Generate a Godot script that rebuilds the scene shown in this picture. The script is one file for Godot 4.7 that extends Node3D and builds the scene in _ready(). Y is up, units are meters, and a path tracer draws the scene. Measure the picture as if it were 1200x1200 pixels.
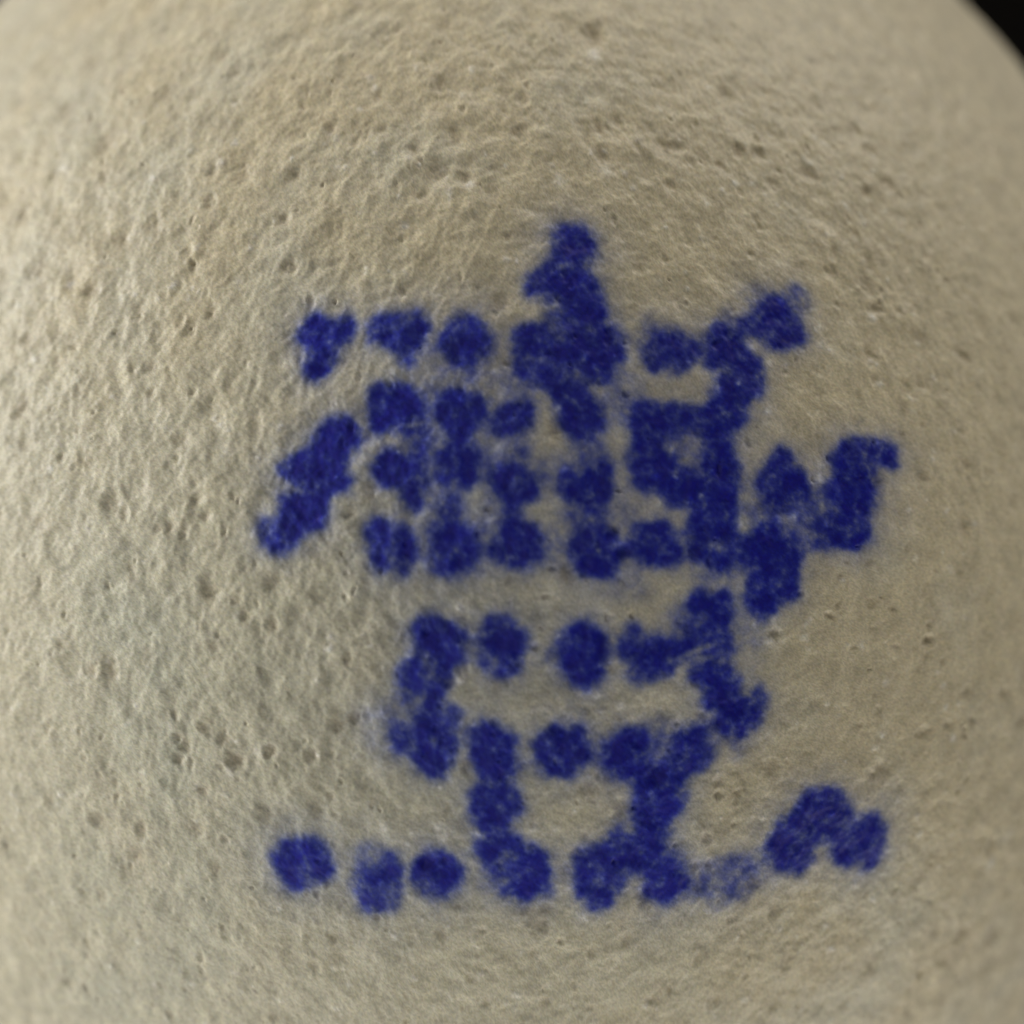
extends Node3D
# Close-up of the printed side of an egg lying on a dark table. Lengths in the builder are millimetres, scaled to metres at the end.

const MM := 0.001
const HALF_WIDTH := 21.5      # half the egg's girth
const HALF_BLUNT := 23.12      # from the middle to the blunt end (-z)
const HALF_POINT := 23.8      # from the middle to the pointed end (+z)
const SIDE := 1000            # samples across the upper half of the shell
const SPAN_FINE := 40.0       # degrees, evenly sampled
const SPAN_REST := 22.0       # degrees, more coarsely towards the equator

var relief := PackedFloat32Array()   # height of the shell's relief, mm
var ink := PackedFloat32Array()      # what is left uncovered by ink, 0 to 1
var owner_dot := PackedInt32Array()  # which ink dot covers the sample
var owner_most := PackedFloat32Array()
var lift := PackedFloat32Array()     # where the ink has come off
var pit_tone := PackedFloat32Array()  # how far the colour darkens in each pit
var glint_tint := PackedFloat32Array()  # glints painted pale on the small bumps
var angle_of := PackedFloat32Array()
var warp_a := FastNoiseLite.new()
var warp_b := FastNoiseLite.new()
var frayed := FastNoiseLite.new()
var mottle := FastNoiseLite.new()
var dot_number := 1
var rng := RandomNumberGenerator.new()


func _ready() -> void:
	# camera
	var cam := Camera3D.new()
	cam.name = "camera"
	cam.near = 0.005
	cam.far = 5.0
	var lens := CameraAttributesPhysical.new()
	lens.frustum_near = 0.005
	lens.frustum_far = 5.0
	lens.frustum_focal_length = 24.0 / 2.0 / 0.278
	lens.frustum_focus_distance = 0.0399
	lens.exposure_aperture = lens.frustum_focal_length / 1.8
	cam.attributes = lens
	add_child(cam)
	cam.fov = rad_to_deg(2.0 * atan(0.278))
	cam.position = Vector3(0.87, HALF_WIDTH + 60.0, -1.3) * MM
	cam.rotation_degrees.x = -90.0

	# surroundings: a dark room, lit by unseen area lamps added round the egg
	var env := Environment.new()
	env.background_mode = Environment.BG_COLOR
	env.background_color = Color(0.0, 0.0, 0.0)
	env.tonemap_mode = Environment.TONE_MAPPER_LINEAR
	env.tonemap_exposure = 1.0
	env.sdfgi_enabled = true
	env.ssao_enabled = true
	env.ssil_enabled = true
	var around := WorldEnvironment.new()
	around.name = "surroundings"
	around.environment = env
	add_child(around)
	#         name            azimuth (0 = picture right, 90 = picture top), elevation, distance, width, height, energy, colour
	area_lamp("left_area_light", 165.0, 4.2, 0.34, 0.24, 0.050, 0.112, Color(1.0, 0.985, 0.955))
	area_lamp("upper_area_light", 78.0, 5.0, 0.34, 0.20, 0.055, 0.038, Color(1.0, 0.975, 0.935))
	area_lamp("far_light", 52.0, 3.0, 0.34, 0.14, 0.05, 0.034, Color(1.0, 0.985, 0.955))
	area_lamp("lower_right_area_light", 308.0, 5.0, 0.34, 0.20, 0.055, 0.038, Color(1.0, 0.975, 0.925))
	area_lamp("low_light", 245.0, 22.0, 0.34, 0.20, 0.12, 0.041, Color(1.0, 0.985, 0.95))
	area_lamp("room_light", 180.0, 78.0, 0.40, 0.30, 0.30, 0.037, Color(1.0, 0.985, 0.95))

	build_table()
	build_egg()


func area_lamp(called: String, azimuth: float, elevation: float, distance: float, width: float, height: float, energy: float, tint: Color) -> void:
	var lamp := AreaLight3D.new()
	lamp.name = called
	lamp.area_size = Vector2(width, height)
	lamp.area_normalize_energy = true
	lamp.light_energy = energy
	lamp.light_color = tint
	lamp.shadow_enabled = true
	var az := deg_to_rad(azimuth)
	var el := deg_to_rad(elevation)
	var from := Vector3(cos(az) * cos(el), sin(el), -sin(az) * cos(el)) * distance
	from.y += HALF_WIDTH * MM
	lamp.transform = Transform3D(Basis(), from).looking_at(Vector3(0, HALF_WIDTH * MM, 0), Vector3.UP)
	add_child(lamp)


func build_table() -> void:
	var st := SurfaceTool.new()
	st.begin(Mesh.PRIMITIVE_TRIANGLES)
	var slab := BoxMesh.new()
	slab.size = Vector3(0.9, 0.02, 0.9)
	st.append_from(slab, 0, Transform3D(Basis(), Vector3(0, -0.01, 0)))
	var top := MeshInstance3D.new()
	top.name = "table_top"
	top.mesh = st.commit()
	var m := StandardMaterial3D.new()
	m.albedo_color = Color(0.05, 0.045, 0.04)
	m.roughness = 0.85
	m.metallic_specular = 0.15
	var n := NoiseTexture2D.new()
	n.width = 256
	n.height = 256
	n.seamless = true
	n.as_normal_map = true
	n.bump_strength = 2.0
	var f := FastNoiseLite.new()
	f.seed = 5
	f.frequency = 0.08
	n.noise = f
	m.normal_enabled = true
	m.normal_texture = n
	m.uv1_triplanar = true
	m.uv1_scale = Vector3(60, 60, 60)
	top.material_override = m
	top.set_meta("kind", "structure")
	top.set_meta("label", "dark matt table top under the egg")
	add_child(top)


# ---------------------------------------------------------------- the egg

func sample_angle(s: float) -> float:
	return deg_to_rad(SPAN_FINE * s + SPAN_REST * s * s * s * s * s)


func sample_of(angle: float) -> float:   # the inverse, as a row or column number
	var t := rad_to_deg(angle)
	var s := clampf(t / SPAN_FINE, -1.0, 1.0)
	for k in 12:
		s -= (SPAN_FINE * s + SPAN_REST * pow(s, 5) - t) / (SPAN_FINE + 5.0 * SPAN_REST * pow(s, 4))
	return (s * 0.5 + 0.5) * (SIDE - 1)


func reach(n: Vector3) -> float:   # from the middle of the egg to its shell in that direction
	var long := HALF_BLUNT if n.z < 0.0 else HALF_POINT
	return 1.0 / sqrt((n.x * n.x + n.y * n.y) / (HALF_WIDTH * HALF_WIDTH) + n.z * n.z / (long * long))


func noise(of_seed: int, frequency: float, octaves := 3, kind := FastNoiseLite.TYPE_SIMPLEX_SMOOTH, fractal := FastNoiseLite.FRACTAL_FBM) -> FastNoiseLite:
	var f := FastNoiseLite.new()
	f.seed = of_seed
	f.noise_type = kind
	f.frequency = frequency
	f.fractal_type = fractal if octaves > 1 else FastNoiseLite.FRACTAL_NONE
	f.fractal_octaves = octaves
	return f


func window(u: float, v: float, r: float) -> PackedInt32Array:   # rows and columns within r mm of (u, v)
	return PackedInt32Array([
		clampi(floori(sample_of((u - r) / HALF_WIDTH)), 0, SIDE - 1), clampi(ceili(sample_of((u + r) / HALF_WIDTH)), 0, SIDE - 1),
		clampi(floori(sample_of((v - r) / HALF_WIDTH)), 0, SIDE - 1), clampi(ceili(sample_of((v + r) / HALF_WIDTH)), 0, SIDE - 1)])


func next_dot() -> void:
	dot_number += 1


# One lobe of an ink dot: where its middle lies on the shell (mm across, mm along), its half axes, its turn in degrees and how densely it covers. A negative cover takes ink off.
func blot(u: float, v: float, ru: float, rv: float, turn: float, cover: float) -> void:
	var w := window(u, v, maxf(ru, rv) * 3.4)
	var c := cos(deg_to_rad(turn))
	var s := sin(deg_to_rad(turn))
	for j in range(w[2], w[3] + 1):
		var y := angle_of[j] * HALF_WIDTH
		for i in range(w[0], w[1] + 1):
			var x := angle_of[i] * HALF_WIDTH
			var dx := x - u + 0.09 * warp_a.get_noise_2d(x, y)
			var dy := y - v + 0.09 * warp_b.get_noise_2d(x, y)
			var a := (dx * c + dy * s) / ru
			var b := (dy * c - dx * s) / rv
			var q := sqrt(a * a + b * b) + 0.13 * frayed.get_noise_2d(x, y)
			var k := j * SIDE + i
			if cover < 0.0:
				lift[k] = maxf(lift[k], -cover * (1.0 - smoothstep(0.2, 1.3, q)))
				continue
			var d := cover * (1.0 - smoothstep(0.70, 1.42, q))
			d = maxf(d, 0.24 * cover * exp(-q * q * 0.30))   # what has bled into the shell round the drop
			if d < 0.004:
				continue
			ink[k] += d * d * d
			if d > owner_most[k]:
				owner_most[k] = d
				owner_dot[k] = dot_number


func scrape(u: float, v: float, ru: float, rv: float, turn: float, much: float) -> void:   # a hair-thin scratch in the ink
	var w := window(u, v, maxf(ru, rv) * 1.5)
	var c := cos(deg_to_rad(turn))
	var s := sin(deg_to_rad(turn))
	for j in range(w[2], w[3] + 1):
		var y := angle_of[j] * HALF_WIDTH
		for i in range(w[0], w[1] + 1):
			var x := angle_of[i] * HALF_WIDTH
			var dx := x - u
			var dy := y - v + 0.05 * warp_a.get_noise_2d(x * 2.0, y)
			var a := (dx * c + dy * s) / ru
			var b := (dy * c - dx * s) / rv
			var h := 0.6 * much * exp(-b * b) * (1.0 - smoothstep(0.5, 1.2, absf(a)))
			lift[j * SIDE + i] = maxf(lift[j * SIDE + i], h)


func haze(u: float, v: float, ru: float, rv: float, cover: float) -> void:   # ink that has crept between the dots
	var w := window(u, v, maxf(ru, rv) * 2.2)
	for j in range(w[2], w[3] + 1):
		var y := angle_of[j] * HALF_WIDTH
		for i in range(w[0], w[1] + 1):
			var x := angle_of[i] * HALF_WIDTH
			var a := (x - u + 0.15 * warp_a.get_noise_2d(x, y)) / ru
			var b := (y - v + 0.15 * warp_b.get_noise_2d(x, y)) / rv
			var d := cover * exp(-(a * a + b * b) * 0.9)
			ink[j * SIDE + i] += d * d * d


func soak(reach_of: int, stride: int) -> void:   # ink spreads a little into the shell: a running mean along rows or columns
	var width := 2 * reach_of + 1
	var other := 1 if stride == SIDE else SIDE
	for line in SIDE:
		var at := line * other
		var before := PackedFloat32Array()
		before.resize(SIDE)
		var any := 0.0
		for q in SIDE:
			before[q] = ink[at + q * stride]
			any += before[q]
		if any < 0.001:
			continue
		var sum := 0.0
		for q in range(0, width):
			sum += before[q]
		for q in range(reach_of, SIDE - reach_of - 1):
			ink[at + q * stride] = sum / width
			sum += before[q + reach_of + 1] - before[q - reach_of]


func pit(u: float, v: float, ru: float, rv: float, deep: float) -> void:
	var w := window(u, v, maxf(ru, rv) * 3.4)
	for j in range(w[2], w[3] + 1):
		var y := angle_of[j] * HALF_WIDTH
		for i in range(w[0], w[1] + 1):
			var x := angle_of[i] * HALF_WIDTH
			var a := (x - u + 0.05 * warp_a.get_noise_2d(x * 1.7, y * 1.7)) / ru
			var b := (y - v + 0.05 * warp_b.get_noise_2d(x * 1.7, y * 1.7)) / rv
			var q := a * a + b * b
			if q > 9.0:
				continue
			var k := j * SIDE + i
			var h := exp(-q * (0.7 + 0.35 * q))
			relief[k] -= (0.036 + 0.15 * minf(ru, 0.2)) * deep * h - 0.007 * deep * exp(-(sqrt(q) - 1.5) * (sqrt(q) - 1.5) * 4.0)
			pit_tone[k] = maxf(pit_tone[k], deep * h)


func glint_bump(u: float, v: float, r: float, bright: float) -> void:  # tiny raised bump with a glint painted into its colour
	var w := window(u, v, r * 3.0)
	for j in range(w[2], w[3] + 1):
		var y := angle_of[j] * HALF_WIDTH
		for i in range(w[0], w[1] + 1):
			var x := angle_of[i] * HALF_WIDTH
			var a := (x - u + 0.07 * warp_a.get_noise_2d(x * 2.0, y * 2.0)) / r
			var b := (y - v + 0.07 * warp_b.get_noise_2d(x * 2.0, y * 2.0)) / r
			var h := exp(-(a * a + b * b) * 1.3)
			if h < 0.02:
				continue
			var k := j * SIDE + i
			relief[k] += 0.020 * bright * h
			glint_tint[k] = maxf(glint_tint[k], bright * h)


func build_egg() -> void:
	rng.seed = 41
	for f in [warp_a, warp_b, frayed, mottle]:
		f.noise_type = FastNoiseLite.TYPE_SIMPLEX_SMOOTH
		f.fractal_octaves = 3
	warp_a.seed = 11
	warp_a.frequency = 1.5
	warp_b.seed = 12
	warp_b.frequency = 1.5
	frayed.seed = 13
	frayed.frequency = 5.0
	mottle.seed = 14
	mottle.frequency = 2.0
	mottle.fractal_octaves = 4
	angle_of.resize(SIDE)
	for i in SIDE:
		angle_of[i] = sample_angle(2.0 * i / (SIDE - 1) - 1.0)
	var count := SIDE * SIDE
	relief.resize(count)
	ink.resize(count)
	owner_most.resize(count)
	pit_tone.resize(count)
	glint_tint.resize(count)
	lift.resize(count)
	owner_dot.resize(count)
	print_ink()
	for k in count:
		ink[k] = minf(pow(ink[k], 0.3333), 1.0) * (1.0 - lift[k])
	for round in 2:
		soak(3, 1)
		soak(3, SIDE)
	lift.fill(0.0)
	scrapes()
	for k in count:
		ink[k] = 1.0 - ink[k] * (1.0 - lift[k])
	pores()

	# the surface: relief, then colour
	var broad := noise(21, 0.55, 3)
	var lumps := noise(22, 0.95, 4)
	lumps.fractal_gain = 0.56
	var streaks := noise(23, 0.85, 3, FastNoiseLite.TYPE_SIMPLEX_SMOOTH, FastNoiseLite.FRACTAL_RIDGED)
	var grain := noise(24, 4.2, 3)
	var tone := noise(25, 0.16, 3)
	var stain := noise(26, 0.35, 3)
	var fleck := noise(27, 1.5, 5)
	var points := PackedVector3Array()
	var tints := PackedColorArray()
	points.resize(count)
	tints.resize(count)
	var tangent := PackedFloat32Array()
	for i in SIDE:
		tangent.append(tan(angle_of[i]))
	for j in SIDE:
		for i in SIDE:
			var k := j * SIDE + i
			var n := Vector3(tangent[i], 1.0, tangent[j]).normalized()
			var p := n * reach(n)
			var h := relief[k] + shell_height(p, broad, lumps, streaks, grain)
			points[k] = p + n * h
			tints[k] = shell_tint(p, k, tone, stain, fleck, lumps, h)
	var normals := PackedVector3Array()
	normals.resize(count)
	for j in SIDE:
		var j0 := maxi(j - 1, 0) * SIDE
		var j1 := mini(j + 1, SIDE - 1) * SIDE
		for i in SIDE:
			var du := points[j * SIDE + mini(i + 1, SIDE - 1)] - points[j * SIDE + maxi(i - 1, 0)]
			var dv := points[j1 + i] - points[j0 + i]
			normals[j * SIDE + i] = dv.cross(du).normalized()
	for k in count:
		points[k] *= MM

	# each square of the surface belongs to the bare shell or to one ink dot
	var faces := {}
	for d in range(0, dot_number + 1):
		faces[d] = PackedInt32Array()
	var bare := PackedInt32Array()
	for j in SIDE - 1:
		for i in SIDE - 1:
			var k := j * SIDE + i
			var d := 0
			if ink[k] < 0.55:
				d = owner_dot[k]
			elif ink[k] < 0.80 and owner_dot[k] == faint_dot:
				d = faint_dot
			if d == 0:
				bare.append(k)
				bare.append(k + 1)
				bare.append(k + SIDE + 1)
				bare.append(k)
				bare.append(k + SIDE + 1)
				bare.append(k + SIDE)
			else:
				faces[d].append(k)

	var egg := Node3D.new()
	egg.name = "egg"
	egg.set_meta("label", "pale cream-brown egg with a blue dotted ink stamp, filling the picture")
	egg.set_meta("category", "egg")
	add_child(egg)

	# the lower half, from the rim of the upper one down to the table
	var rim := PackedInt32Array()
	for i in SIDE - 1:
		rim.append(i)
	for j in SIDE - 1:
		rim.append(j * SIDE + SIDE - 1)
	for i in SIDE - 1:
		rim.append((SIDE - 1) * SIDE + SIDE - 1 - i)
	for j in SIDE - 1:
		rim.append((SIDE - 1 - j) * SIDE)
	var under_points := PackedVector3Array()
	var under_tints := PackedColorArray()
	var under_normals := PackedVector3Array()
	var under := PackedInt32Array()
	var step := 9
	var ring := rim.size() / step
	var rings := 60
	for r in rings + 1:
		var t := float(r) / rings
		for q in ring:
			var k := rim[q * step]
			var start := points[k].normalized()
			var n := start.slerp(Vector3.DOWN, minf(t, 0.9999))
			var p := n * reach(n)
			var h := shell_height(p, broad, lumps, streaks, grain)
			under_points.append((p + n * (h - (0.03 if r == 0 else 0.0))) * MM)
			under_normals.append(Vector3(p.x / (HALF_WIDTH * HALF_WIDTH), p.y / (HALF_WIDTH * HALF_WIDTH), p.z / (HALF_POINT * HALF_POINT)).normalized())
			under_tints.append(shell_tint(p, -1, tone, stain, fleck, lumps, h))
	for r in rings:
		for q in ring:
			var a := r * ring + q
			var b := r * ring + (q + 1) % ring
			under.append_array(PackedInt32Array([a, b + ring, b, a, a + ring, b + ring]))

	var skin := shell_material()
	var arrays := []
	arrays.resize(Mesh.ARRAY_MAX)
	arrays[Mesh.ARRAY_VERTEX] = points + under_points
	arrays[Mesh.ARRAY_NORMAL] = normals + under_normals
	arrays[Mesh.ARRAY_COLOR] = tints + under_tints
	for k in under.size():
		under[k] += count
	arrays[Mesh.ARRAY_INDEX] = bare + under
	var mesh := ArrayMesh.new()
	mesh.add_surface_from_arrays(Mesh.PRIMITIVE_TRIANGLES, arrays)
	part("shell", mesh, skin, egg)

	var inked := shell_material()
	inked.roughness = 0.6
	inked.rim_enabled = false
	for d in range(1, dot_number + 1):
		var corners: PackedInt32Array = faces[d]
		if corners.size() < 40:
			continue
		var seen := {}
		var v := PackedVector3Array()
		var nn := PackedVector3Array()
		var cc := PackedColorArray()
		var index := PackedInt32Array()
		for k in corners:
			for e in [k, k + 1, k + SIDE + 1, k, k + SIDE + 1, k + SIDE]:
				if not seen.has(e):
					seen[e] = v.size()
					v.append(points[e])
					nn.append(normals[e])
					cc.append(tints[e])
				index.append(seen[e])
		var a := []
		a.resize(Mesh.ARRAY_MAX)
		a[Mesh.ARRAY_VERTEX] = v
		a[Mesh.ARRAY_NORMAL] = nn
		a[Mesh.ARRAY_COLOR] = cc
		a[Mesh.ARRAY_INDEX] = index
		var dm := ArrayMesh.new()
		dm.add_surface_from_arrays(Mesh.PRIMITIVE_TRIANGLES, a)
		var o := part("ink_dot", dm, inked, egg)
		if d == faint_dot:
			o.set_meta("label", "faint, almost washed-out blue ink dot near the bottom right of the stamp")
	egg.position.y = HALF_WIDTH * MM


func part(called: String, mesh: Mesh, material: Material, parent: Node3D) -> MeshInstance3D:
	var o := MeshInstance3D.new()
	o.name = called
	o.mesh = mesh
	o.material_override = material
	parent.add_child(o, true)
	return o


func shell_height(p: Vector3, broad: FastNoiseLite, lumps: FastNoiseLite, streaks: FastNoiseLite, grain: FastNoiseLite) -> float:
	var rough := 0.98 + 0.14 * smoothstep(3.0, -9.0, p.x + 0.6 * p.z)
	var h := 0.026 * broad.get_noise_3dv(p) + 0.058 * rough * lumps.get_noise_3dv(p)
	h += 0.024 * rough * streaks.get_noise_3d(p.x * 1.05 + 0.2 * p.z, p.y, p.z * 0.72)
	h += 0.0065 * grain.get_noise_3dv(p)
	return h


func shell_tint(p: Vector3, k: int, tone: FastNoiseLite, stain: FastNoiseLite, fleck: FastNoiseLite, lumps: FastNoiseLite, h: float) -> Color:
	var t := tone.get_noise_3dv(p)
	var s := stain.get_noise_3d(p.x, p.y + 30.0, p.z * 0.7)
	var f := fleck.get_noise_3dv(p)
	var light := 1.0 + 0.06 * t + 0.22 * f
	# brown where the shell's own pigment is thicker, grey-green where ink water has soaked in
	var warm := clampf(0.45 + 1.1 * s + 0.065 * p.x - 0.05 * p.z, 0.0, 1.0)
	var soaked := 0.5 * exp(-pow((p.x + 7.6 + 1.2 * t) / 1.6, 2.0)) * smoothstep(-3.0, 2.0, p.z) + 0.5 * exp(-((p.x + 2.5) * (p.x + 2.5) + (p.z - 2.5) * (p.z - 2.5)) / 55.0)
	soaked = clampf(soaked * (0.75 + 1.0 * s), 0.0, 1.0)
	var c := Color(0.578, 0.542, 0.412).lerp(Color(0.582, 0.512, 0.350), warm)
	c = c.lerp(Color(0.490, 0.500, 0.408), clampf(soaked, 0.0, 1.0))
	c *= light
	if k < 0:
		return c
	c = c.lerp(Color(0.33, 0.27, 0.18), 0.55 * pit_tone[k])  # darker and browner towards the middle of each pit
	c = c.lerp(Color(0.86, 0.84, 0.77), 0.75 * glint_tint[k])  # painted glints: pale colour on the bumps
	var bare := ink[k]
	if bare < 0.996:
		var cover := 1.0 - bare
		var x := angle_of[k % SIDE] * HALF_WIDTH
		var y := angle_of[k / SIDE] * HALF_WIDTH
		var m := mottle.get_noise_2d(x, y) + 0.4 * frayed.get_noise_2d(x + 40.0, y)
		cover = clampf(cover * clampf(1.0 - 4.0 * h, 0.78, 1.12) * (1.0 + 0.55 * m - 0.4 * glint_tint[k]) + 0.05 * m * smoothstep(0.1, 0.5, cover), 0.0, 1.12)
		var d := 1.0 * cover * (0.50 + 0.52 * cover)
		c = Color(c.r * exp(-5.0 * d), c.g * exp(-4.2 * d), c.b * exp(-0.42 * d))
	# fine speckle of the mineral surface
	var g := rng.randf_range(-0.2, 0.2)
	return Color(c.r * (1.0 + g + rng.randf_range(-0.05, 0.05)), c.g * (1.0 + g), c.b * (1.0 + g + rng.randf_range(-0.09, 0.09)))


func shell_material() -> StandardMaterial3D:
	var m := StandardMaterial3D.new()
	m.vertex_color_use_as_albedo = true
	m.albedo_color = Color.WHITE
	m.roughness = 0.5
	m.metallic_specular = 0.4
	m.rim_enabled = true
	m.rim = 0.6
	m.rim_tint = 0.3
	return m


# ---------------------------------------------------------------- where the marks are: mm across and mm along the shell from its top

var faint_dot := 0

func print_ink() -> void:
	blot(-3.22, -5.11, 0.53, 0.43, 3, 0.62)
	blot(-3.31, -4.64, 0.34, 0.48, 12, 0.80)
	blot(-3.47, -5.22, 0.32, 0.36, 3, 0.97)
	blot(-2.79, -5.21, 0.20, 0.35, 12, 0.92)
	blot(-3.34, -4.38, 0.24, 0.19, 2, 0.85)
	next_dot()
	blot(-1.65, -5.19, 0.56, 0.39, 1, 0.72)
	blot(-1.36, -4.65, 0.25, 0.33, 1, 0.68)
	blot(-1.17, -5.21, 0.25, 0.39, 1, 0.88)
	blot(-2.01, -5.18, 0.25, 0.31, 2, 0.82)
	blot(-1.56, -4.96, 0.19, 0.19, 1, 0.85)
	next_dot()
	blot(-0.09, -4.96, 0.54, 0.56, 0, 0.92)
	blot(-0.33, -4.79, 0.19, 0.23, 0, 0.97)
	blot(-0.73, -4.74, 0.23, 0.15, 0, 0.45)
	next_dot()
	blot(-1.60, -3.51, 0.59, 0.51, 1, 0.80)
	blot(-1.94, -3.17, 0.25, 0.19, 1, 0.90)
	blot(-1.41, -3.56, 0.38, 0.40, 1, 0.87)
	blot(-1.95, -3.79, 0.23, 0.23, 1, 0.75)
	blot(-1.20, -3.03, 0.17, 0.11, -15, 0.75)
	blot(-1.85, -3.63, 0.17, 0.17, 1, -0.35)
	next_dot()
	blot(-2.90, -2.79, 0.58, 0.46, -29, 0.97)
	blot(-2.76, -2.99, 0.38, 0.34, 1, 0.90)
	blot(-3.77, -2.31, 0.34, 0.27, -19, 0.97)
	blot(-3.26, -2.26, 0.61, 0.38, -9, 0.95)
	blot(-2.81, -1.96, 0.32, 0.26, 1, 0.92)
	next_dot()
	blot(-3.25, -1.72, 0.41, 0.34, -29, 0.92)
	blot(-3.65, -1.25, 0.51, 0.42, -34, 0.88)
	blot(-3.92, -1.54, 0.27, 0.21, 1, 0.60)
	blot(-3.35, -1.17, 0.31, 0.28, 0, 0.85)
	blot(-4.02, -0.77, 0.39, 0.25, -10, 0.88)
	blot(-4.36, -0.96, 0.20, 0.25, 0, 0.70)
	blot(-4.02, -0.50, 0.23, 0.13, 0, 0.65)
	next_dot()
	blot(-1.67, -2.22, 0.41, 0.41, 0, 0.96)
	blot(-1.21, -1.98, 0.28, 0.46, 10, 0.90)
	blot(-1.17, -1.52, 0.17, 0.22, 0, 0.80)
	next_dot()
	blot(-1.69, -0.55, 0.52, 0.59, 0, 0.55)
	blot(-1.96, -0.87, 0.26, 0.33, 0, 0.90)
	blot(-1.38, -0.50, 0.26, 0.52, 0, 0.83)
	blot(-1.90, -0.30, 0.26, 0.22, 0, 0.75)
	next_dot()
	blot(-0.26, -3.50, 0.55, 0.38, 0, 0.78)
	blot(-0.36, -3.66, 0.24, 0.25, 0, 0.97)
	blot(-0.54, -3.36, 0.24, 0.30, 0, 0.90)
	blot(-0.24, -2.99, 0.30, 0.34, 0, 0.90)
	blot(-0.06, -3.34, 0.34, 0.34, 0, 0.85)
	next_dot()
	blot(-0.24, -2.38, 0.41, 0.52, 0, 0.93)
	blot(-0.46, -2.23, 0.26, 0.37, 0, 0.97)
	blot(-0.04, -2.11, 0.22, 0.30, 0, 0.90)
	blot(-0.13, -2.74, 0.22, 0.22, 0, 0.92)
	next_dot()
	blot(-0.38, -0.57, 0.54, 0.61, 0, 0.93)
	blot(-0.45, -0.52, 0.30, 0.41, 0, 0.97)
	blot(-0.15, -0.48, 0.30, 0.41, 0, 0.92)
	blot(-0.42, -1.41, 0.24, 0.31, 0, 0.50)
	next_dot()
	blot(1.28, -4.95, 0.43, 0.36, -16, 0.90)
	blot(1.37, -4.99, 0.23, 0.25, -1, 0.97)
	blot(1.38, -4.28, 0.38, 0.34, -1, 0.62)
	blot(1.12, -4.32, 0.17, 0.23, -1, 0.70)
	next_dot()
	blot(2.31, -7.23, 0.50, 0.40, 7, 0.96)
	blot(2.27, -6.87, 0.42, 0.37, -3, 0.85)
	blot(2.14, -6.78, 0.28, 0.24, -3, 0.90)
	next_dot()
	blot(2.12, -6.39, 0.51, 0.45, 8, 0.97)
	blot(1.43, -6.27, 0.26, 0.22, -22, 0.85)
	blot(1.50, -6.04, 0.27, 0.20, -2, 0.55)
	blot(2.42, -6.05, 0.44, 0.48, -3, 0.96)
	blot(2.68, -5.62, 0.28, 0.44, -3, 0.96)
	blot(2.06, -5.50, 0.47, 0.51, -2, 0.55)
	next_dot()
	blot(2.52, -5.19, 0.51, 0.39, -2, 0.92)
	blot(2.86, -4.89, 0.49, 0.53, -3, 0.97)
	blot(2.20, -4.67, 0.62, 0.25, -2, 0.93)
	blot(1.95, -4.85, 0.29, 0.29, -2, 0.75)
	blot(2.75, -4.32, 0.35, 0.23, -2, 0.92)
	blot(2.01, -4.22, 0.46, 0.38, -2, 0.70)
	blot(2.00, -3.85, 0.25, 0.21, -1, 0.97)
	blot(2.16, -3.82, 0.50, 0.31, -2, 0.60)
	blot(2.25, -4.23, 0.22, 0.20, -2, -0.45)
	blot(2.08, -4.93, 0.15, 0.15, -2, -0.30)
	next_dot()
	blot(2.41, -3.33, 0.46, 0.47, -1, 0.97)
	blot(2.60, -3.39, 0.27, 0.38, -2, 0.95)
	blot(1.97, -3.43, 0.19, 0.27, -1, 0.50)
	blot(2.49, -2.63, 0.36, 0.34, -1, 0.50)
	next_dot()
	blot(0.93, -3.28, 0.51, 0.32, -23, 0.88)
	blot(1.13, -3.45, 0.26, 0.21, -1, 0.85)
	blot(0.66, -3.21, 0.24, 0.24, 0, 0.90)
	blot(1.04, -2.61, 0.32, 0.28, 0, 0.55)
	next_dot()
	blot(0.87, -1.98, 0.48, 0.37, 24, 0.92)
	blot(0.73, -2.05, 0.24, 0.26, 0, 0.95)
	blot(1.18, -1.77, 0.24, 0.26, 0, 0.96)
	blot(1.49, -2.11, 0.17, 0.26, 0, 0.50)
	blot(0.82, -1.43, 0.19, 0.24, 0, 0.60)
	next_dot()
	blot(1.00, -0.62, 0.50, 0.50, 0, 0.93)
	blot(1.05, -0.66, 0.33, 0.41, 0, 0.97)
	blot(0.69, -0.50, 0.24, 0.24, 0, 0.90)
	blot(1.50, -0.50, 0.15, 0.33, 0, 0.45)
	next_dot()
	blot(2.41, -1.92, 0.53, 0.43, -1, 0.88)
	blot(2.10, -1.96, 0.23, 0.28, -1, 0.95)
	blot(2.44, -1.85, 0.26, 0.49, -1, 0.95)
	blot(2.87, -2.26, 0.17, 0.32, -1, 0.92)
	blot(2.73, -1.75, 0.25, 0.26, -1, 0.95)
	blot(2.25, -2.14, 0.13, 0.13, -1, -0.35)
	blot(2.49, -1.24, 0.45, 0.26, 0, 0.35)
	next_dot()
	blot(2.63, -0.48, 0.53, 0.52, 0, 0.95)
	blot(2.56, -0.44, 0.38, 0.41, 0, 0.97)
	blot(2.81, -0.30, 0.34, 0.37, 0, 0.93)
	next_dot()
	blot(4.35, -4.89, 0.59, 0.52, -4, 0.68)
	blot(4.49, -4.95, 0.30, 0.32, -4, 0.90)
	blot(4.01, -4.60, 0.20, 0.22, -3, 0.85)
	blot(4.78, -4.88, 0.24, 0.28, -4, 0.80)
	blot(3.96, -5.44, 0.18, 0.24, -4, 0.28)
	next_dot()
	blot(5.61, -5.18, 0.44, 0.41, -5, 0.88)
	blot(5.55, -4.94, 0.29, 0.33, -5, 0.96)
	blot(5.29, -4.84, 0.37, 0.28, -5, 0.75)
	blot(4.97, -4.85, 0.29, 0.20, -4, 0.45)
	next_dot()
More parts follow.
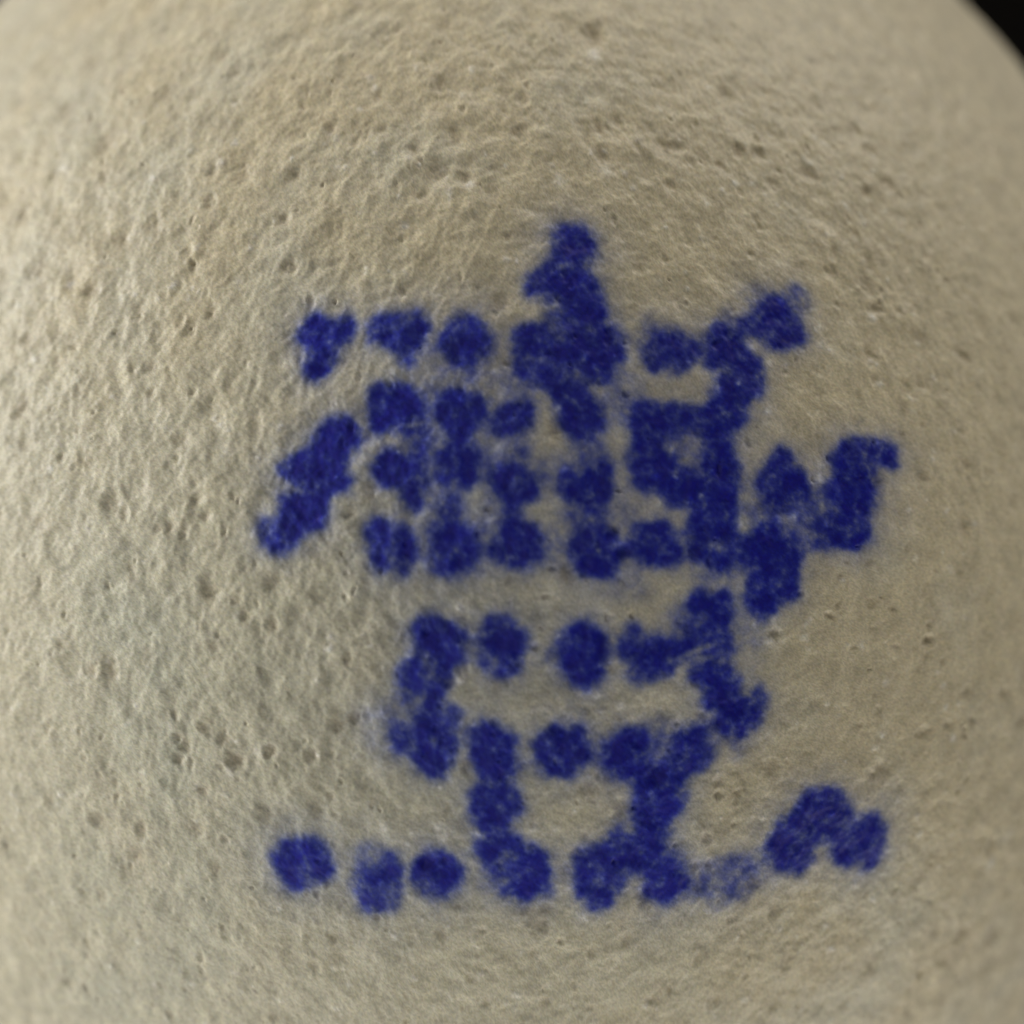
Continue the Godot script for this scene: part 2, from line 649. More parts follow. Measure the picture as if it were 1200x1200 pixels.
	blot(6.00, -4.46, 0.42, 0.59, 16, 0.88)
	blot(6.25, -4.41, 0.21, 0.49, -5, 0.95)
	blot(5.75, -4.02, 0.46, 0.36, -4, 0.85)
	blot(5.60, -3.59, 0.56, 0.38, -27, 0.96)
	blot(5.39, -3.19, 0.45, 0.32, -3, 0.92)
	next_dot()
	blot(3.93, -3.26, 0.51, 0.44, -2, 0.96)
	blot(4.43, -3.34, 0.44, 0.35, -3, 0.92)
	blot(4.95, -3.40, 0.41, 0.25, -13, 0.92)
	blot(3.77, -2.94, 0.27, 0.27, -2, 0.90)
	blot(4.36, -3.13, 0.15, 0.15, -2, -0.25)
	next_dot()
	blot(3.80, -2.63, 0.29, 0.34, -2, 0.87)
	blot(3.94, -2.17, 0.52, 0.46, 9, 0.96)
	blot(4.38, -1.88, 0.46, 0.39, 19, 0.95)
	blot(4.08, -2.34, 0.35, 0.34, -2, 0.90)
	next_dot()
	blot(5.33, -2.73, 0.36, 0.43, -2, 0.88)
	blot(5.46, -2.10, 0.41, 0.59, -2, 0.92)
	blot(4.84, -1.82, 0.44, 0.35, -1, 0.90)
	blot(5.24, -2.37, 0.24, 0.39, -2, 0.95)
	blot(4.63, -2.63, 0.40, 0.50, -2, 0.30)
	blot(5.47, -2.47, 0.12, 0.09, -2, -0.25)
	next_dot()
	blot(4.98, -1.00, 0.40, 0.33, -1, 0.93)
	blot(5.46, -1.34, 0.26, 0.47, -1, 0.93)
	blot(5.36, -0.93, 0.34, 0.23, 0, 0.90)
	blot(5.02, -1.34, 0.32, 0.35, -1, 0.72)
	blot(4.81, -1.33, 0.20, 0.31, -1, 0.85)
	blot(4.61, -2.59, 0.31, 0.41, -2, -0.20)
	blot(1.57, -3.37, 0.16, 0.29, -1, -0.50)
	blot(1.82, -2.68, 0.22, 0.33, -1, -0.40)
	blot(4.90, -0.59, 0.24, 0.31, 0, 0.85)
	blot(4.99, -1.63, 0.17, 0.17, -1, -0.30)
	next_dot()
	blot(3.86, -0.66, 0.58, 0.51, 0, 0.66)
	blot(3.96, -0.85, 0.29, 0.27, 0, 0.90)
	blot(3.90, -0.37, 0.31, 0.17, 10, 0.92)
	blot(3.47, -0.70, 0.19, 0.26, 0, 0.82)
	blot(4.33, -0.41, 0.23, 0.30, 0, 0.80)
	blot(3.83, -0.66, 0.11, 0.11, 0, -0.35)
	next_dot()
	blot(5.24, -0.33, 0.34, 0.29, 0, 0.62)
	blot(5.16, -0.22, 0.18, 0.17, 0, 0.75)
	next_dot()
	blot(5.90, -0.50, 0.39, 0.39, 0, 0.87)
	blot(6.46, -0.79, 0.37, 0.44, 19, 0.97)
	blot(6.94, -0.56, 0.43, 0.36, 0, 0.86)
	blot(6.41, -0.21, 0.29, 0.32, 0, 0.95)
	blot(6.85, -0.13, 0.38, 0.30, 0, 0.88)
	blot(6.79, -0.38, 0.20, 0.17, 0, -0.30)
	next_dot()
	blot(6.23, 0.36, 0.35, 0.39, 1, 0.95)
	blot(6.34, 0.78, 0.29, 0.26, 2, 0.90)
	blot(6.81, 0.33, 0.38, 0.40, 1, 0.75)
	blot(6.94, 0.37, 0.25, 0.28, 1, 0.90)
	next_dot()
	blot(6.81, -1.95, 0.60, 0.46, -2, 0.84)
	blot(6.86, -2.34, 0.38, 0.48, -3, 0.85)
	blot(7.06, -2.07, 0.37, 0.34, -2, 0.95)
	blot(6.67, -1.94, 0.25, 0.26, -2, 0.97)
	blot(6.72, -1.64, 0.27, 0.24, -2, 0.85)
	blot(7.63, -1.68, 0.29, 0.29, -2, 0.42)
	next_dot()
	blot(8.97, -2.90, 0.65, 0.33, 3, 0.87)
	blot(9.58, -2.82, 0.27, 0.35, -4, 0.87)
	blot(8.46, -2.62, 0.41, 0.42, -4, 0.87)
	next_dot()
	blot(8.51, -1.81, 0.65, 0.57, -2, 0.90)
	blot(8.45, -1.85, 0.46, 0.46, -2, 0.97)
	blot(8.90, -2.12, 0.28, 0.47, -3, 0.90)
	next_dot()
	blot(8.44, -0.98, 0.57, 0.46, -1, 0.82)
	blot(8.37, -0.86, 0.41, 0.33, -1, 0.93)
	blot(7.75, -0.95, 0.35, 0.47, -1, 0.58)
	blot(7.79, -0.72, 0.20, 0.18, 0, 0.70)
	next_dot()
	blot(6.93, -5.89, 0.47, 0.49, -16, 0.97)
	blot(6.35, -5.59, 0.35, 0.23, -6, 0.78)
	blot(7.40, -5.56, 0.27, 0.28, -7, 0.87)
	blot(6.99, -5.31, 0.45, 0.23, -7, 0.85)
	blot(6.47, -6.35, 0.31, 0.26, -7, 0.25)
	blot(7.54, -6.37, 0.28, 0.40, -8, 0.45)
	blot(6.96, -6.20, 0.36, 0.26, -8, 0.75)
	blot(5.84, -5.79, 0.19, 0.19, -6, 0.30)
	next_dot()
	blot(4.88, 0.56, 0.24, 0.23, 1, 0.92)
	blot(5.32, 0.83, 0.34, 0.43, 1, 0.87)
	blot(5.39, 0.53, 0.24, 0.19, 1, 0.87)
	blot(4.86, 0.93, 0.28, 0.42, 1, 0.50)
	blot(5.25, 1.32, 0.40, 0.27, 2, 0.78)
	next_dot()
	blot(4.76, 1.66, 0.40, 0.25, 2, 0.58)
	blot(5.33, 1.68, 0.36, 0.33, 2, 0.68)
	blot(5.06, 1.46, 0.35, 0.18, -18, 0.65)
	next_dot()
	blot(5.16, 2.27, 0.52, 0.36, 31, 0.92)
	blot(5.44, 2.53, 0.41, 0.40, 3, 0.94)
	blot(5.33, 2.75, 0.37, 0.32, 3, 0.90)
	blot(5.22, 2.33, 0.20, 0.27, 3, 0.97)
	next_dot()
	blot(5.77, 3.17, 0.47, 0.44, 23, 0.93)
	blot(5.86, 3.31, 0.29, 0.32, 4, 0.97)
	blot(6.24, 3.01, 0.27, 0.45, 4, 0.68)
	blot(5.54, 3.30, 0.27, 0.24, 4, 0.78)
	blot(5.94, 4.01, 0.19, 0.18, 5, 0.28)
	blot(5.76, 3.71, 0.25, 0.18, 5, 0.40)
	next_dot()
	blot(3.91, 1.68, 0.41, 0.38, 2, 0.94)
	blot(3.82, 1.76, 0.23, 0.23, 2, 0.97)
	blot(3.23, 1.59, 0.19, 0.28, 1, 0.78)
	blot(4.47, 1.66, 0.24, 0.29, 2, 0.80)
	blot(3.68, 2.10, 0.43, 0.25, 2, 0.72)
	blot(3.46, 1.22, 0.17, 0.17, 1, 0.70)
	blot(3.48, 1.67, 0.35, 0.34, 2, 0.40)
	blot(4.06, 1.91, 0.31, 0.27, 2, 0.90)
	next_dot()
	blot(2.37, 1.69, 0.51, 0.68, -4, 0.90)
	blot(2.46, 1.76, 0.28, 0.45, 1, 0.95)
	blot(2.32, 2.12, 0.26, 0.26, 1, 0.92)
	blot(1.77, 1.75, 0.21, 0.28, 1, 0.35)
	blot(2.24, 1.39, 0.28, 0.26, 1, 0.93)
	next_dot()
	blot(0.66, 1.47, 0.50, 0.61, 0, 0.86)
	blot(0.80, 1.38, 0.32, 0.37, 0, 0.95)
	blot(0.77, 1.85, 0.26, 0.30, 0, 0.90)
	next_dot()
	blot(-0.56, 1.42, 0.50, 0.47, 0, 0.96)
	blot(-0.94, 1.20, 0.30, 0.28, 0, 0.92)
	blot(-0.54, 1.92, 0.15, 0.30, 0, 0.92)
	blot(-0.31, 1.77, 0.20, 0.19, 0, 0.65)
	next_dot()
	blot(-1.25, 2.00, 0.22, 0.41, 15, 0.92)
	blot(-0.92, 2.36, 0.34, 0.24, 0, 0.88)
	blot(-0.87, 2.03, 0.30, 0.22, 0, 0.50)
	blot(-1.40, 2.47, 0.17, 0.26, -1, 0.60)
	blot(-0.71, 2.21, 0.26, 0.26, 0, 0.85)
	blot(-0.80, 2.61, 0.21, 0.26, 0, 0.90)
	blot(-1.08, 3.01, 0.19, 0.15, -1, 0.85)
	next_dot()
	blot(-0.84, 3.30, 0.30, 0.32, -1, 0.97)
	blot(-0.44, 2.97, 0.24, 0.25, 0, 0.75)
	blot(-1.36, 3.49, 0.34, 0.34, -1, 0.62)
	blot(-1.55, 3.42, 0.15, 0.23, -1, 0.70)
	blot(-0.81, 3.89, 0.38, 0.40, -1, 0.82)
	blot(-0.76, 4.00, 0.23, 0.27, -1, 0.92)
	blot(-0.43, 3.52, 0.26, 0.27, 0, 0.65)
	blot(-0.78, 2.94, 0.22, 0.26, 0, 0.85)
	blot(-1.34, 3.51, 0.13, 0.13, -1, -0.20)
	next_dot()
	blot(0.34, 3.52, 0.38, 0.44, 0, 0.92)
	blot(0.30, 3.74, 0.24, 0.34, 0, 0.95)
	blot(0.77, 3.58, 0.26, 0.32, 1, 0.66)
	blot(0.59, 4.05, 0.47, 0.35, 1, 0.87)
	blot(0.70, 4.11, 0.26, 0.21, 1, 0.93)
	next_dot()
	blot(0.56, 4.46, 0.42, 0.23, 1, 0.78)
	blot(0.35, 4.91, 0.40, 0.43, 1, 0.95)
	blot(0.78, 4.97, 0.31, 0.39, 1, 0.93)
	blot(0.52, 5.27, 0.38, 0.30, 1, 0.93)
	next_dot()
	blot(0.41, 5.77, 0.35, 0.40, 1, 0.86)
	blot(0.82, 5.85, 0.31, 0.36, 1, 0.78)
	blot(0.60, 6.27, 0.36, 0.36, 31, 0.62)
	blot(0.26, 5.92, 0.17, 0.18, 0, 0.80)
	blot(0.75, 6.02, 0.13, 0.14, 1, -0.40)
	next_dot()
	blot(1.32, 6.48, 0.47, 0.53, 2, 0.82)
	blot(1.28, 6.44, 0.31, 0.37, 2, 0.93)
	blot(1.29, 6.80, 0.28, 0.25, 2, 0.96)
	blot(1.24, 6.01, 0.18, 0.24, 2, 0.85)
	blot(0.91, 6.75, 0.28, 0.33, 1, 0.42)
	blot(1.75, 6.82, 0.16, 0.33, 2, 0.30)
	next_dot()
	blot(1.96, 3.75, 0.59, 0.52, 2, 0.96)
	blot(1.76, 3.65, 0.30, 0.38, 2, 0.97)
	blot(2.27, 3.74, 0.27, 0.39, 2, 0.97)
	blot(1.99, 4.17, 0.34, 0.21, 2, 0.70)
	blot(1.91, 3.91, 0.13, 0.15, 2, -0.35)
	next_dot()
	blot(3.31, 3.89, 0.55, 0.55, 3, 0.88)
	blot(3.35, 3.89, 0.35, 0.39, 3, 0.90)
	blot(3.60, 3.45, 0.21, 0.17, 3, 0.70)
	blot(3.67, 4.29, 0.28, 0.28, 3, 0.80)
	next_dot()
	blot(4.95, 3.47, 0.26, 0.26, 4, 0.92)
	blot(4.63, 3.78, 0.28, 0.34, 4, 0.96)
	blot(4.84, 4.06, 0.36, 0.30, 4, 0.90)
	blot(5.26, 3.86, 0.18, 0.28, 4, 0.45)
	next_dot()
	blot(4.36, 4.37, 0.40, 0.34, 4, 0.92)
	blot(4.05, 4.69, 0.46, 0.40, 4, 0.95)
	blot(4.42, 4.91, 0.31, 0.42, -16, 0.88)
	blot(3.78, 4.26, 0.18, 0.18, 3, 0.50)
	blot(4.13, 3.59, 0.32, 0.35, 3, 0.30)
	next_dot()
	blot(4.01, 5.19, 0.48, 0.45, 5, 0.93)
	blot(4.08, 5.63, 0.35, 0.27, 5, 0.80)
	blot(3.73, 4.98, 0.20, 0.24, 4, 0.75)
	next_dot()
	blot(3.52, 6.01, 0.68, 0.33, 0, 0.93)
	blot(3.19, 5.60, 0.20, 0.20, 4, 0.55)
	blot(3.38, 6.32, 0.40, 0.25, 5, 0.95)
	next_dot()
	blot(2.61, 6.31, 0.38, 0.39, 4, 0.80)
	blot(2.51, 6.77, 0.20, 0.37, 4, 0.92)
	blot(2.92, 7.12, 0.31, 0.27, 4, 0.95)
	blot(3.22, 6.62, 0.24, 0.42, 4, 0.88)
	blot(2.85, 6.60, 0.22, 0.25, 4, 0.55)
	blot(3.03, 6.17, 0.28, 0.29, 4, 0.80)
	next_dot()
	blot(4.00, 6.33, 0.45, 0.38, 5, 0.85)
	blot(4.35, 6.76, 0.52, 0.60, 6, 0.75)
	blot(4.55, 6.87, 0.36, 0.47, 6, 0.90)
	blot(4.22, 7.11, 0.27, 0.21, 6, 0.85)
	next_dot()
	faint_dot = dot_number
	blot(5.92, 7.00, 0.69, 0.57, 9, 0.38)
	blot(5.94, 6.71, 0.37, 0.37, 8, 0.42)
	blot(5.58, 7.45, 0.48, 0.18, 26, 0.30)
	blot(6.20, 7.37, 0.29, 0.27, 9, 0.30)
	blot(5.18, 7.10, 0.19, 0.26, 7, 0.30)
	blot(6.75, 6.91, 0.32, 0.49, 9, 0.15)
	next_dot()
	blot(8.11, 5.47, 0.59, 0.38, 26, 0.93)
	blot(7.70, 5.76, 0.35, 0.41, -35, 0.90)
	blot(8.51, 5.87, 0.34, 0.32, 10, 0.85)
	next_dot()
	blot(7.44, 6.11, 0.56, 0.49, 10, 0.96)
	blot(7.14, 6.48, 0.39, 0.38, 10, 0.95)
	blot(7.57, 6.80, 0.43, 0.32, 10, 0.93)
	blot(6.90, 6.19, 0.20, 0.31, 34, 0.60)
	next_dot()
	blot(8.36, 6.14, 0.64, 0.24, 31, 0.85)
	blot(8.86, 6.80, 0.51, 0.34, 35, 0.95)
	blot(8.11, 6.22, 0.33, 0.23, 10, 0.60)
	next_dot()
	blot(9.41, 6.61, 0.42, 0.58, 13, 0.88)
	blot(9.60, 7.05, 0.35, 0.39, 14, 0.85)
	blot(9.12, 6.07, 0.23, 0.23, 11, 0.50)
	blot(9.31, 7.11, 0.18, 0.16, 13, -0.40)
	next_dot()
	blot(-3.83, 6.37, 0.57, 0.54, -5, 0.68)
	blot(-3.66, 6.22, 0.49, 0.41, -4, 0.94)
	blot(-3.40, 6.40, 0.28, 0.35, -4, 0.95)
	blot(-4.32, 6.26, 0.21, 0.17, -5, 0.80)
	blot(-4.06, 6.77, 0.31, 0.28, -5, 0.85)
	blot(-3.95, 6.17, 0.29, 0.33, -5, 0.88)
	blot(-4.22, 6.55, 0.19, 0.19, -5, 0.30)
	next_dot()
	blot(-2.12, 6.59, 0.56, 0.75, -2, 0.40)
	blot(-1.75, 6.42, 0.20, 0.39, -2, 0.85)
	blot(-2.27, 6.88, 0.32, 0.33, -3, 0.78)
	blot(-2.21, 7.24, 0.30, 0.19, -3, 0.80)
	blot(-2.13, 6.40, 0.28, 0.27, -3, 0.60)
	blot(-2.57, 6.74, 0.18, 0.25, -3, 0.50)
	blot(-1.77, 7.02, 0.16, 0.29, -2, 0.65)
	next_dot()
	blot(-0.76, 6.47, 0.55, 0.53, -1, 0.86)
	blot(-0.72, 6.35, 0.33, 0.30, -1, 0.92)
	blot(-1.10, 6.28, 0.18, 0.18, -1, 0.85)
	haze(-1.11, -2.83, 0.42, 0.80, 0.65)
	haze(-1.10, -2.29, 0.33, 0.42, 0.72)
	haze(-0.85, -3.83, 0.28, 0.62, 0.39)
	haze(0.43, -3.46, 0.28, 0.71, 0.39)
	haze(-0.92, -1.48, 0.61, 0.33, 0.39)
	haze(0.42, -1.30, 0.33, 0.51, 0.36)
	haze(3.55, -3.53, 0.29, 0.72, 0.39)
	haze(3.22, -1.32, 0.48, 0.47, 0.33)
	haze(3.40, 0.32, 0.58, 0.33, 0.23)
	haze(5.87, 1.30, 0.57, 0.74, 0.26)
	haze(6.37, -1.36, 0.52, 0.50, 0.45)
	haze(6.98, -1.57, 0.65, 0.40, 0.39)
	haze(1.86, -2.03, 0.33, 0.56, 0.39)
	haze(1.77, -0.59, 0.28, 0.51, 0.39)
	haze(0.33, -0.59, 0.28, 0.51, 0.45)
	haze(3.44, -0.59, 0.24, 0.52, 0.45)
	haze(-1.09, -0.59, 0.23, 0.51, 0.33)
	haze(0.42, -2.38, 0.28, 0.70, 0.39)
	haze(-0.42, -1.44, 0.30, 0.42, 0.72)
	haze(0.87, -1.41, 0.28, 0.37, 0.81)
	haze(-0.12, -4.20, 0.62, 0.38, 0.45)
	haze(0.98, -4.02, 0.43, 0.38, 0.39)
	haze(2.53, -1.22, 0.62, 0.42, 0.55)
	haze(4.55, -2.54, 0.55, 0.73, 0.39)
	haze(3.18, -3.70, 0.34, 0.72, 0.39)
	haze(1.80, -4.22, 0.63, 0.62, 0.65)
	haze(3.52, -2.32, 0.29, 0.62, 0.45)
	haze(5.28, -0.22, 0.55, 0.44, 0.65)
	haze(7.39, -1.38, 0.60, 0.51, 0.59)
	haze(4.71, 1.26, 0.55, 0.53, 0.65)
	haze(4.02, 3.66, 0.55, 0.44, 0.52)
	haze(-1.48, 3.20, 0.71, 0.72, 0.39)
	haze(0.91, 6.59, 0.54, 0.51, 0.65)
	haze(6.63, 6.79, 0.57, 0.45, 0.26)
	haze(5.11, 6.99, 0.32, 0.44, 0.39)
	haze(0.87, -2.02, 4.52, 2.79, 0.02)
	haze(2.69, 2.68, 4.98, 2.18, 0.03)


func scrapes() -> void:
	scrape(-1.33, -3.14, 0.43, 0.069, -9, 0.70)
	scrape(-1.48, -3.29, 0.36, 0.055, -7, 0.40)
	scrape(4.76, 1.71, 0.64, 0.072, -20, 0.70)
	scrape(4.88, 1.94, 0.64, 0.072, -18, 0.60)
	scrape(4.65, 2.16, 0.48, 0.072, -22, 0.50)
	scrape(5.26, -2.92, 0.43, 0.071, -1, 0.60)
	scrape(5.38, -3.08, 0.35, 0.058, 3, 0.40)
	scrape(2.20, -3.67, 0.29, 0.056, 40, 0.50)
	scrape(-3.37, -2.05, 0.34, 0.055, 59, 0.40)
	scrape(3.82, -3.16, 0.36, 0.058, 50, 0.45)
	scrape(0.69, -0.59, 0.43, 0.054, 75, 0.40)
	scrape(6.79, -1.95, 0.42, 0.061, 87, 0.40)
	scrape(2.67, -0.59, 0.47, 0.055, 70, 0.35)
	scrape(-0.79, 3.74, 0.37, 0.055, 81, 0.40)
	scrape(-3.67, 6.34, 0.41, 0.063, 68, 0.40)
	scrape(7.47, 6.30, 0.49, 0.093, -36, 0.50)
	scrape(8.40, 6.06, 0.60, 0.076, 23, 0.60)
	scrape(3.47, 6.13, 0.58, 0.060, 0, 0.35)
	scrape(2.49, 1.58, 0.43, 0.055, 99, 0.35)
	scrape(-0.56, 1.38, 0.36, 0.054, 60, 0.35)


func pores() -> void:
	pit(8.38, -9.78, 0.23, 0.22, 1.00)
	pit(7.09, -10.06, 0.19, 0.19, 0.90)
	pit(7.38, -9.24, 0.17, 0.16, 0.80)
	pit(10.73, -10.10, 0.24, 0.22, 0.90)
	pit(10.12, -11.54, 0.24, 0.23, 0.60)
	pit(10.52, -10.93, 0.21, 0.20, 0.50)
	pit(6.57, -11.56, 0.20, 0.21, 0.60)
	pit(9.19, -11.94, 0.26, 0.26, 0.40)
	pit(3.15, -12.69, 0.31, 0.34, 1.00)
	pit(-0.84, -11.16, 0.17, 0.19, 0.80)
	pit(-2.00, -12.79, 0.14, 0.16, 0.70)
	pit(-0.80, -12.79, 0.21, 0.23, 0.50)
	pit(-0.83, -8.89, 0.28, 0.29, 0.90)
	pit(-0.16, -8.65, 0.16, 0.17, 0.90)
	pit(-1.11, -8.27, 0.16, 0.16, 0.60)
	pit(-2.20, -9.99, 0.15, 0.16, 0.70)
	pit(1.25, -10.71, 0.15, 0.16, 0.60)
	pit(1.16, -9.85, 0.17, 0.18, 0.60)
	pit(3.08, -9.42, 0.19, 0.20, 0.80)
	pit(4.66, -9.70, 0.22, 0.23, 0.70)
	pit(4.70, -8.79, 0.15, 0.15, 0.60)
	pit(3.52, -10.33, 0.13, 0.14, 0.60)
	pit(0.67, -5.77, 0.21, 0.21, 0.80)
	pit(0.78, -4.48, 0.11, 0.11, 0.60)
	pit(3.76, -6.68, 0.12, 0.12, 0.60)
	pit(-6.28, -8.60, 0.16, 0.16, 0.80)
	pit(-6.34, -9.36, 0.14, 0.14, 0.60)
	pit(-11.50, -12.55, 0.38, 0.37, 0.80)
	pit(-9.71, -11.04, 0.35, 0.34, 0.70)
	pit(-11.33, -13.95, 0.44, 0.44, 0.60)
	pit(-6.97, -12.70, 0.27, 0.28, 0.70)
	pit(-8.25, -11.97, 0.25, 0.25, 0.70)
	pit(-10.86, -7.83, 0.31, 0.28, 0.80)
	pit(-8.45, -8.00, 0.32, 0.30, 0.60)
	pit(-5.53, -9.21, 0.24, 0.25, 0.70)
	pit(-4.37, -7.91, 0.17, 0.17, 0.80)
	pit(-4.12, -6.79, 0.20, 0.20, 0.80)
	pit(-9.11, -6.88, 0.22, 0.20, 0.80)
	pit(-6.67, -7.39, 0.13, 0.13, 0.70)
	pit(-7.24, -4.73, 0.17, 0.16, 0.70)
	pit(-5.15, 4.14, 0.20, 0.19, 1.00)
	pit(-4.34, 3.85, 0.15, 0.15, 0.90)
	pit(-3.44, 3.93, 0.15, 0.15, 0.80)
	pit(-6.51, 4.22, 0.13, 0.12, 0.80)
	pit(-6.01, 4.88, 0.17, 0.16, 0.80)
	pit(-6.24, 5.81, 0.21, 0.21, 0.70)
	pit(-7.85, 6.68, 0.21, 0.20, 0.70)
	pit(-8.77, 6.00, 0.19, 0.18, 0.60)
	pit(-6.51, 3.71, 0.12, 0.12, 0.80)
	pit(-5.42, 3.68, 0.14, 0.14, 0.70)
	pit(-3.73, 8.86, 0.15, 0.15, 0.70)
	pit(-8.59, 2.32, 0.18, 0.16, 0.80)
	pit(-9.34, 1.80, 0.16, 0.15, 0.60)
	pit(-2.86, 3.22, 0.17, 0.17, 0.80)
	pit(-4.24, 0.13, 0.19, 0.18, 0.70)
	pit(-2.63, 0.50, 0.07, 0.07, 0.80)
	pit(-2.53, -1.29, 0.13, 0.13, 0.60)
	pit(-5.01, 0.58, 0.12, 0.11, 0.70)
	pit(-4.80, 0.93, 0.13, 0.13, 0.70)
	pit(-6.54, -1.02, 0.16, 0.15, 0.80)
	pit(-9.96, -1.20, 0.22, 0.19, 0.70)
	pit(-10.81, -3.93, 0.13, 0.11, 0.60)
	pit(-10.48, -3.20, 0.20, 0.18, 0.60)
	pit(-6.39, -2.98, 0.18, 0.17, 0.80)
	pit(-7.18, -4.13, 0.13, 0.12, 0.80)
	pit(-8.77, -2.64, 0.23, 0.21, 0.50)
	pit(-5.76, -1.27, 0.14, 0.13, 0.60)
	pit(-5.91, -1.64, 0.12, 0.11, 0.60)
	pit(-5.59, 1.63, 0.14, 0.13, 0.60)
	pit(6.67, 4.42, 0.21, 0.20, 1.00)
	pit(9.51, 4.96, 0.27, 0.24, 0.90)
	pit(5.90, 4.95, 0.10, 0.10, 0.80)
	pit(5.50, 4.93, 0.10, 0.10, 0.80)
	pit(13.21, 10.48, 0.26, 0.22, 1.00)
	pit(14.44, 11.14, 0.35, 0.29, 0.70)
	pit(12.85, 11.08, 0.30, 0.26, 0.50)
	pit(10.29, 10.03, 0.20, 0.19, 0.70)
	pit(10.22, 10.34, 0.21, 0.19, 0.60)
	pit(14.87, 12.21, 0.49, 0.39, 0.50)
	pit(13.86, 12.15, 0.35, 0.29, 0.50)
	pit(13.66, 9.37, 0.38, 0.31, 0.50)
	pit(13.79, 4.48, 0.27, 0.21, 0.70)
	pit(13.16, 3.51, 0.25, 0.20, 0.70)
	pit(6.63, 1.37, 0.12, 0.12, 0.60)
	pit(8.94, -0.20, 0.16, 0.14, 0.60)
	pit(5.29, 3.32, 0.18, 0.17, 0.50)
	pit(-0.42, 2.24, 0.13, 0.13, 0.80)
	pit(2.55, 4.57, 0.17, 0.17, 0.60)
	pit(2.47, 5.64, 0.11, 0.12, 0.60)
	pit(2.31, 6.02, 0.15, 0.16, 0.60)
	pit(1.59, 0.47, 0.07, 0.07, 0.80)
	pit(10.59, 1.79, 0.17, 0.15, 1.00)
	pit(10.56, 2.13, 0.15, 0.13, 0.60)
	pit(9.66, 1.84, 0.12, 0.11, 0.60)
	pit(11.02, 2.35, 0.10, 0.09, 0.70)
	pit(8.59, 1.79, 0.11, 0.10, 0.60)
	pit(11.40, 4.08, 0.16, 0.14, 0.70)
	pit(10.67, 4.14, 0.21, 0.18, 0.60)
	pit(8.99, 0.75, 0.14, 0.12, 0.60)
	pit(9.56, 0.94, 0.12, 0.10, 0.50)
	pit(10.74, -5.99, 0.24, 0.21, 0.50)
	pit(9.68, -6.51, 0.15, 0.14, 0.70)
	pit(10.58, -4.74, 0.23, 0.20, 0.50)
	pit(11.75, -2.77, 0.16, 0.14, 0.70)
	pit(10.45, -2.33, 0.17, 0.15, 0.60)
	pit(9.53, -6.42, 0.15, 0.14, 0.60)
	pit(8.57, -7.22, 0.19, 0.18, 0.60)
	pit(14.13, -7.32, 0.25, 0.20, 0.50)
	pit(3.07, -0.95, 0.07, 0.07, 0.60)
	pit(3.12, -1.75, 0.07, 0.07, 0.60)
	pit(-2.17, -2.83, 0.13, 0.13, 0.60)
	pit(0.30, 9.58, 0.12, 0.13, 0.70)
	pit(1.74, 9.60, 0.14, 0.15, 0.70)
	pit(2.87, 9.84, 0.10, 0.11, 0.70)
	pit(4.28, 9.80, 0.11, 0.11, 0.70)
	pit(1.42, 8.37, 0.12, 0.13, 0.50)
	pit(2.04, 8.11, 0.08, 0.08, 0.70)
	pit(2.79, 8.37, 0.12, 0.13, 0.60)
	pit(-0.28, 7.22, 0.10, 0.10, 0.60)
	pit(-3.21, 8.09, 0.12, 0.13, 0.50)
	pit(-4.89, 10.35, 0.14, 0.14, 0.60)
	pit(5.93, 10.07, 0.16, 0.17, 0.70)
	pit(11.84, 3.29, 0.22, 0.19, 0.50)
	pit(-3.05, 4.82, 0.11, 0.11, 0.60)
	pit(-1.36, -0.41, 0.09, 0.09, 0.40)
	pit(8.83, 6.88, 0.17, 0.16, 0.30)
	glint_bump(-4.10, -3.16, 0.09, 1.00)
	glint_bump(-3.01, 1.59, 0.09, 1.00)
	glint_bump(-2.95, 1.37, 0.09, 0.80)
	glint_bump(-0.19, 2.17, 0.11, 1.00)
	glint_bump(3.46, -4.59, 0.13, 0.70)
	glint_bump(0.61, -2.67, 0.13, 0.70)
	glint_bump(2.54, 7.46, 0.12, 1.00)
	glint_bump(1.05, 9.38, 0.11, 0.80)
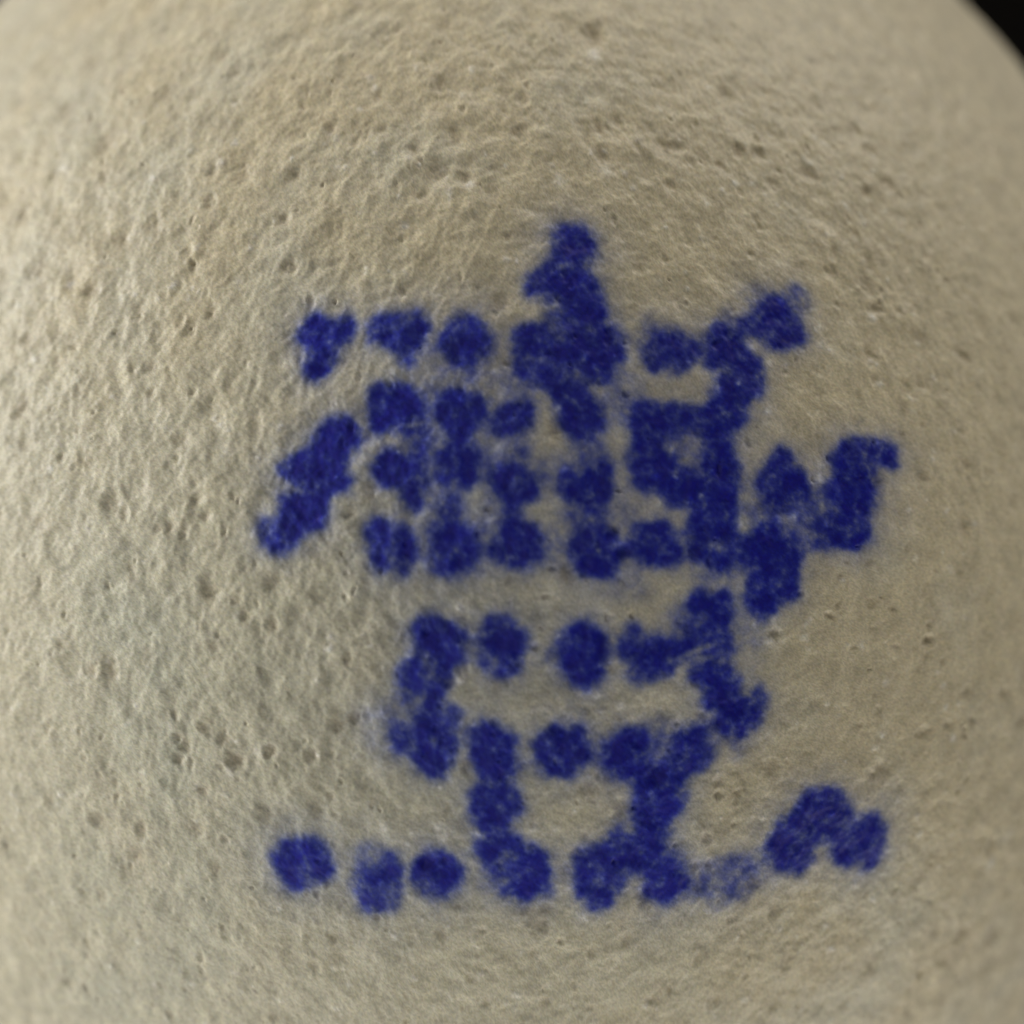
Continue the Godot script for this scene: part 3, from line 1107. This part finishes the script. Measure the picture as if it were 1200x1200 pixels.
	glint_bump(2.90, 7.53, 0.08, 0.60)
	glint_bump(9.50, -6.26, 0.12, 0.80)
	glint_bump(6.27, -5.08, 0.14, 0.70)
	glint_bump(7.07, -1.28, 0.12, 1.00)
	glint_bump(6.70, -1.17, 0.12, 0.70)
	glint_bump(-2.20, -2.76, 0.18, 0.70)
	glint_bump(-2.29, -2.39, 0.16, 0.60)
	glint_bump(7.71, -2.18, 0.12, 0.90)
	glint_bump(11.57, 4.45, 0.08, 1.00)
	glint_bump(13.61, 8.58, 0.17, 0.80)
	glint_bump(-0.06, -8.55, 0.12, 0.90)
	glint_bump(3.16, -12.09, 0.22, 0.80)
	glint_bump(2.04, -8.69, 0.16, 0.60)
	glint_bump(3.17, -9.02, 0.19, 0.50)
	glint_bump(-3.33, 3.89, 0.06, 1.00)
	glint_bump(-4.69, 3.89, 0.14, 0.60)
	glint_bump(-5.31, 4.42, 0.14, 0.60)
	glint_bump(2.51, 2.49, 0.07, 0.80)
	glint_bump(3.19, 2.81, 0.07, 0.90)
	glint_bump(5.41, -4.38, 0.12, 0.60)
	glint_bump(0.70, -3.83, 0.15, 0.50)
	glint_bump(9.25, 7.74, 0.17, 0.60)
	glint_bump(7.02, 7.34, 0.20, 0.60)
	glint_bump(7.98, -5.33, 0.13, 0.60)
	glint_bump(7.81, -2.48, 0.12, 0.50)
	glint_bump(-5.31, -2.66, 0.17, 0.40)
	glint_bump(14.01, 7.93, 0.23, 0.40)
	for q in 1100:
		var wide := 19.0 if q % 3 == 0 else 12.5
		var u := rng.randf_range(-wide, wide)
		var v := rng.randf_range(-wide, wide)
		var r := rng.randf_range(0.035, 0.10) if q % 5 else rng.randf_range(0.10, 0.20)
		var stretch := rng.randf_range(0.8, 1.9)
		pit(u, v, r, r * stretch, rng.randf_range(0.25, 0.9) * (0.75 if r < 0.1 else 1.0))
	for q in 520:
		glint_bump(rng.randf_range(-12.0, 12.0), rng.randf_range(-12.0, 12.0), rng.randf_range(0.04, 0.10), rng.randf_range(0.3, 0.9))
